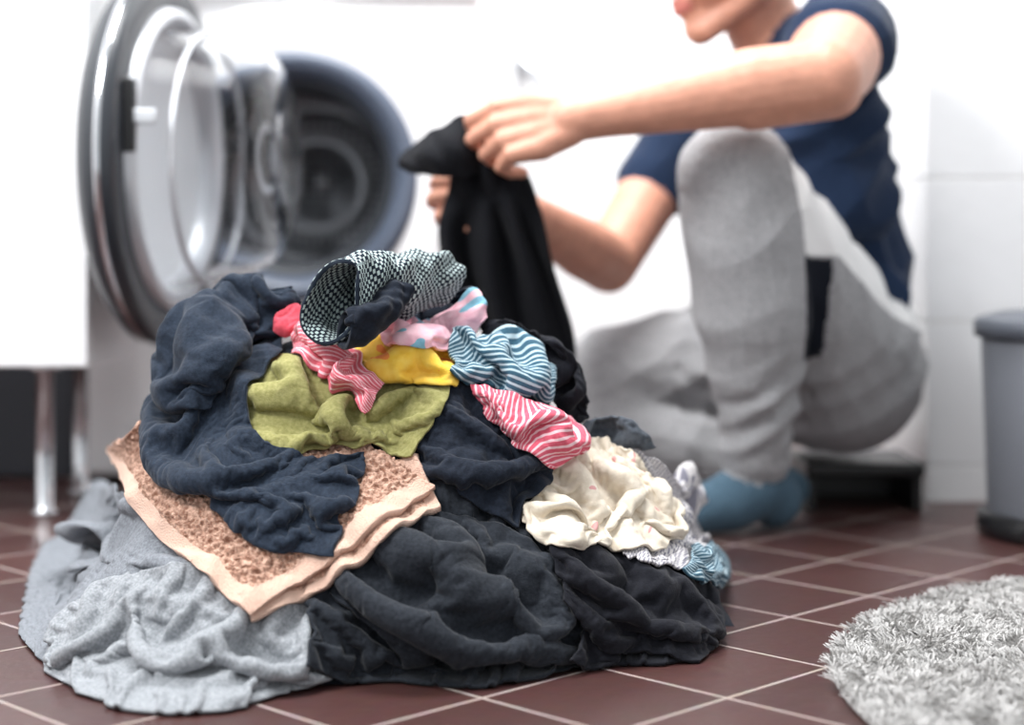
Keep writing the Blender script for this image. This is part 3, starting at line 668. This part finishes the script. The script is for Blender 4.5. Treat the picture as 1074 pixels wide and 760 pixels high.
best=np.full(nv,1e9); lab=np.zeros(nv,int)
for p0,r0,p1,r1,l in bones:
    d_=p1-p0; L2=max((d_*d_).sum(),1e-9); t_=np.clip(((co-p0)@d_)/L2,0,1)
    ds=np.linalg.norm(co-p0-t_[:,None]*d_,axis=1)-(r0+(r1-r0)*t_)
    upd=ds<best; best[upd]=ds[upd]; lab[upd]=l
nn=np.zeros(nv*3,dtype=np.float32); me.vertices.foreach_get('normal',nn); nn=nn.reshape(-1,3)
x,y,z=co.T
# cloth folds: ridged creases, stronger around hip, knee pit, waist and armpit
rid=lambda a:1-np.abs(np.sin(a))
fl=rid(24*z+16*x+1.8*np.sin(16*y+9*x)+1.2*np.sin(22*x-9*z))-.5
fl2=rid(30*x-26*z+2.0*np.sin(19*z)+22*y)-.5
def near(c,s): return np.exp(-((co-np.array(c))**2).sum(1)/s**2)
jn=1.0*near((.46,2.25,.29),.10)+1.0*near((.33,2.12,.36),.08)+.8*near((.30,2.12,.15),.07)+.8*near((.28,2.38,.22),.12)+.8*near((.46,2.33,.42),.14)+.8*near((.42,2.25,.55),.10)
amp_=np.where(lab==2,.0055,np.where(lab==1,.007,0))*(.45+1.6*np.clip(jn,0,1.3))
near_ank=np.exp(-((z-.15)/.045)**2)*(np.abs(x-.30)<.08)*(lab==2); fl3=np.sin(z*170+5*np.sin(x*30)+20*y)
co=co+nn*(amp_*(fl*.9+fl2*.7)+near_ank*.003*fl3)[:,None]
me.vertices.foreach_set('co',co.astype(np.float32).ravel())
npoly=len(me.polygons)
ls=np.zeros(npoly,dtype=np.int32); me.polygons.foreach_get('loop_start',ls); lv=np.zeros(len(me.loops),dtype=np.int32); me.loops.foreach_get('vertex_index',lv)
pl=lab[lv[ls]]; pc=co[lv[ls]]
def inpoly(px,pz,poly):
    ins=np.zeros(len(px),bool); n=len(poly)
    for i in range(n):
        x0,z0=poly[i]; x1,z1=poly[(i+1)%n]
        cnd=((z0>pz)!=(z1>pz))&(px<(x1-x0)*(pz-z0)/((z1-z0)+1e-12)+x0); ins^=cnd
    return ins
pw=inpoly(pc[:,0],pc[:,2],[(.335,.46),(.38,.50),(.46,.41),(.56,.30),(.56,.235),(.48,.27),(.40,.345),(.355,.345)])&(pl==2)&(pc[:,1]<2.33)
pb=inpoly(pc[:,0],pc[:,2],[(.352,.345),(.392,.342),(.385,.22),(.355,.215)])&(pl==2)&(pc[:,1]<2.30)
pl=np.where(pw,5,np.where(pb,6,pl))
me.polygons.foreach_set('material_index',pl.astype(np.int32)); me.polygons.foreach_set('use_smooth',np.ones(npoly,bool)); me.update()
par(bodyo,man)
for s_,nm in ((-1,'left'),(1,'right')):
    for nme,rad,fw,mt in (('eye',.0125,.068,M_eye),('iris',.006,.0785,M_iris)):
        v,f=capsule(hl(s_*.031,fw,.004),rad,hl(s_*.031,fw+.0002,.004),rad); o=mk(nme+'_'+nm,v,f,mt,None); par(o,man)
v=[];f=[]; nA,nB=40,24
for i in range(nB):
    ph_=math.radians(8+ i/(nB-1)*100)
    for j in range(nA):
        th=2*math.pi*j/nA; front=max(0,math.cos(th)); p_=ph_*(1-.42*front)
        rr=.087+.003*math.sin(9*th+5*ph_)
        v.append(Vector(hl(rr*.92*math.sin(p_)*math.sin(th),-.012+rr*1.16*math.sin(p_)*math.cos(th),.034+rr*math.cos(p_))))
for i in range(nB-1):
    for j in range(nA): k_=(j+1)%nA; f.append((i*nA+j,i*nA+k_,(i+1)*nA+k_,(i+1)*nA+j))
f.append(tuple(range(nA)))
ho=mk('hair',v,f,M_hair,None); so=ho.modifiers.new('s','SOLIDIFY'); so.thickness=.008; so.offset=-1; par(ho,man)

# guessed low black stool, solid sides added to read as shadow under him
st=empty('shadow_stool',(.44,2.36,0))
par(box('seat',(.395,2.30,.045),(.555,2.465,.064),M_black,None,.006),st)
par(box('shadow_side_1',(.398,2.31,0),(.41,2.455,.046),M_black,None,.002),st)
par(box('shadow_side_2',(.54,2.31,0),(.552,2.455,.046),M_black,None,.002),st)
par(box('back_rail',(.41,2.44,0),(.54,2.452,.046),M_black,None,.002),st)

# ------------------------------------------------------------ black garment in his hands
C_held=fabric('black_held_fabric',(14,15,19),(21,22,27),wr=.003,sheen=.03)
hg=empty('black_garment',(0,2.07,.35))
def sheet(name,B,T,L,R,nu,nv,fn,mat):
    B=[P(*p) for p in B];T=[P(*p) for p in T]
    L=[B[0]]+[P(*p) for p in L]+[T[0]]; R=[B[-1]]+[P(*p) for p in R]+[T[-1]]
    S=coons(B,T,L,R,nu,nv); u=np.linspace(0,1,nu)[:,None]; v=np.linspace(0,1,nv)[None,:]
    dx,dy,dz=fn(u,v); S[...,0]+=dx; S[...,1]+=dy; S[...,2]+=dz
    return grid_obj(name,S,mat,.004,1,hg)
sheet('hanging_panel',[(458,315,2.10),(530,365,2.08),(604,400,2.10)],[(470,165,2.05),(512,160,2.04),(548,178,2.04)],[(462,265,2.09),(468,205,2.07)],[(600,360,2.09),(578,255,2.06)],60,70,
  lambda u,v:(.004*np.sin(9*v+6*u),.016*(1.1-v)*np.sin(2*np.pi*(3.2*u+.5*np.sin(3*v)))+.006*np.sin(17*u+9*v),0*u*v),C_held)
sheet('waistband_fold',[(428,180,2.08),(455,184,2.04),(486,186,2.03),(506,180,2.05)],[(420,166,2.10),(448,142,2.07),(480,122,2.05),(506,124,2.06)],[(418,174,2.09)],[(510,150,2.05)],44,26,
  lambda u,v:(0*u*v,-.022*np.sin(np.pi*v)*np.sin(np.pi*np.clip(u,.02,.98))+.004*np.sin(20*u+6*v),.003*np.sin(18*u)*v),C_held)
sheet('waistband_back',[(430,178,2.12),(460,186,2.14),(490,184,2.12)],[(422,164,2.11),(450,138,2.13),(496,122,2.10)],[],[],30,20,
  lambda u,v:(0*u*v,.015*np.sin(np.pi*v)*np.sin(np.pi*u),0*u*v),C_held)

# ------------------------------------------------------------ lights, world, camera
w=bpy.data.worlds.new('World'); scene.world=w; w.use_nodes=True
w.node_tree.nodes['Background'].inputs[0].default_value=(.93,.965,1,1); w.node_tree.nodes['Background'].inputs[1].default_value=.92
def area(name,loc,tgt,size,power,col=(1,1,1)):
    l=bpy.data.lights.new(name,'AREA'); l.shape='RECTANGLE'; l.size=size[0]; l.size_y=size[1]; l.energy=power; l.color=col
    o=bpy.data.objects.new(name,l); o.location=loc; scene.collection.objects.link(o)
    o.rotation_euler=(Vector(tgt)-Vector(loc)).to_track_quat('-Z','Y').to_euler(); return o
area('wall_fill_light',(-.1,1.9,2.4),(0,2.8,.5),(1.0,.8),76,(.99,.995,1))  # added area lamp without a fixture, brightens the back wall
area('left_soft_light',(-1.2,.9,1.9),(-.1,1.8,.2),(.5,.6),46,(.98,.99,1))  # unseen area lamp, soft from the upper left
cam=bpy.data.cameras.new('camera'); co_=bpy.data.objects.new('camera',cam); scene.collection.objects.link(co_)
co_.location=(0,0,CH); co_.rotation_euler=(math.radians(90),0,0)
cam.lens=F/1074*36; cam.sensor_width=36; cam.shift_y=-(380-HY)/1074; cam.clip_start=.05
cam.dof.use_dof=True; cam.dof.focus_distance=1.52; cam.dof.aperture_fstop=2.3
scene.camera=co_
scene.view_settings.view_transform='Standard'; scene.view_settings.look='None'; scene.view_settings.exposure=0.0
print('total',time.time()-T0)
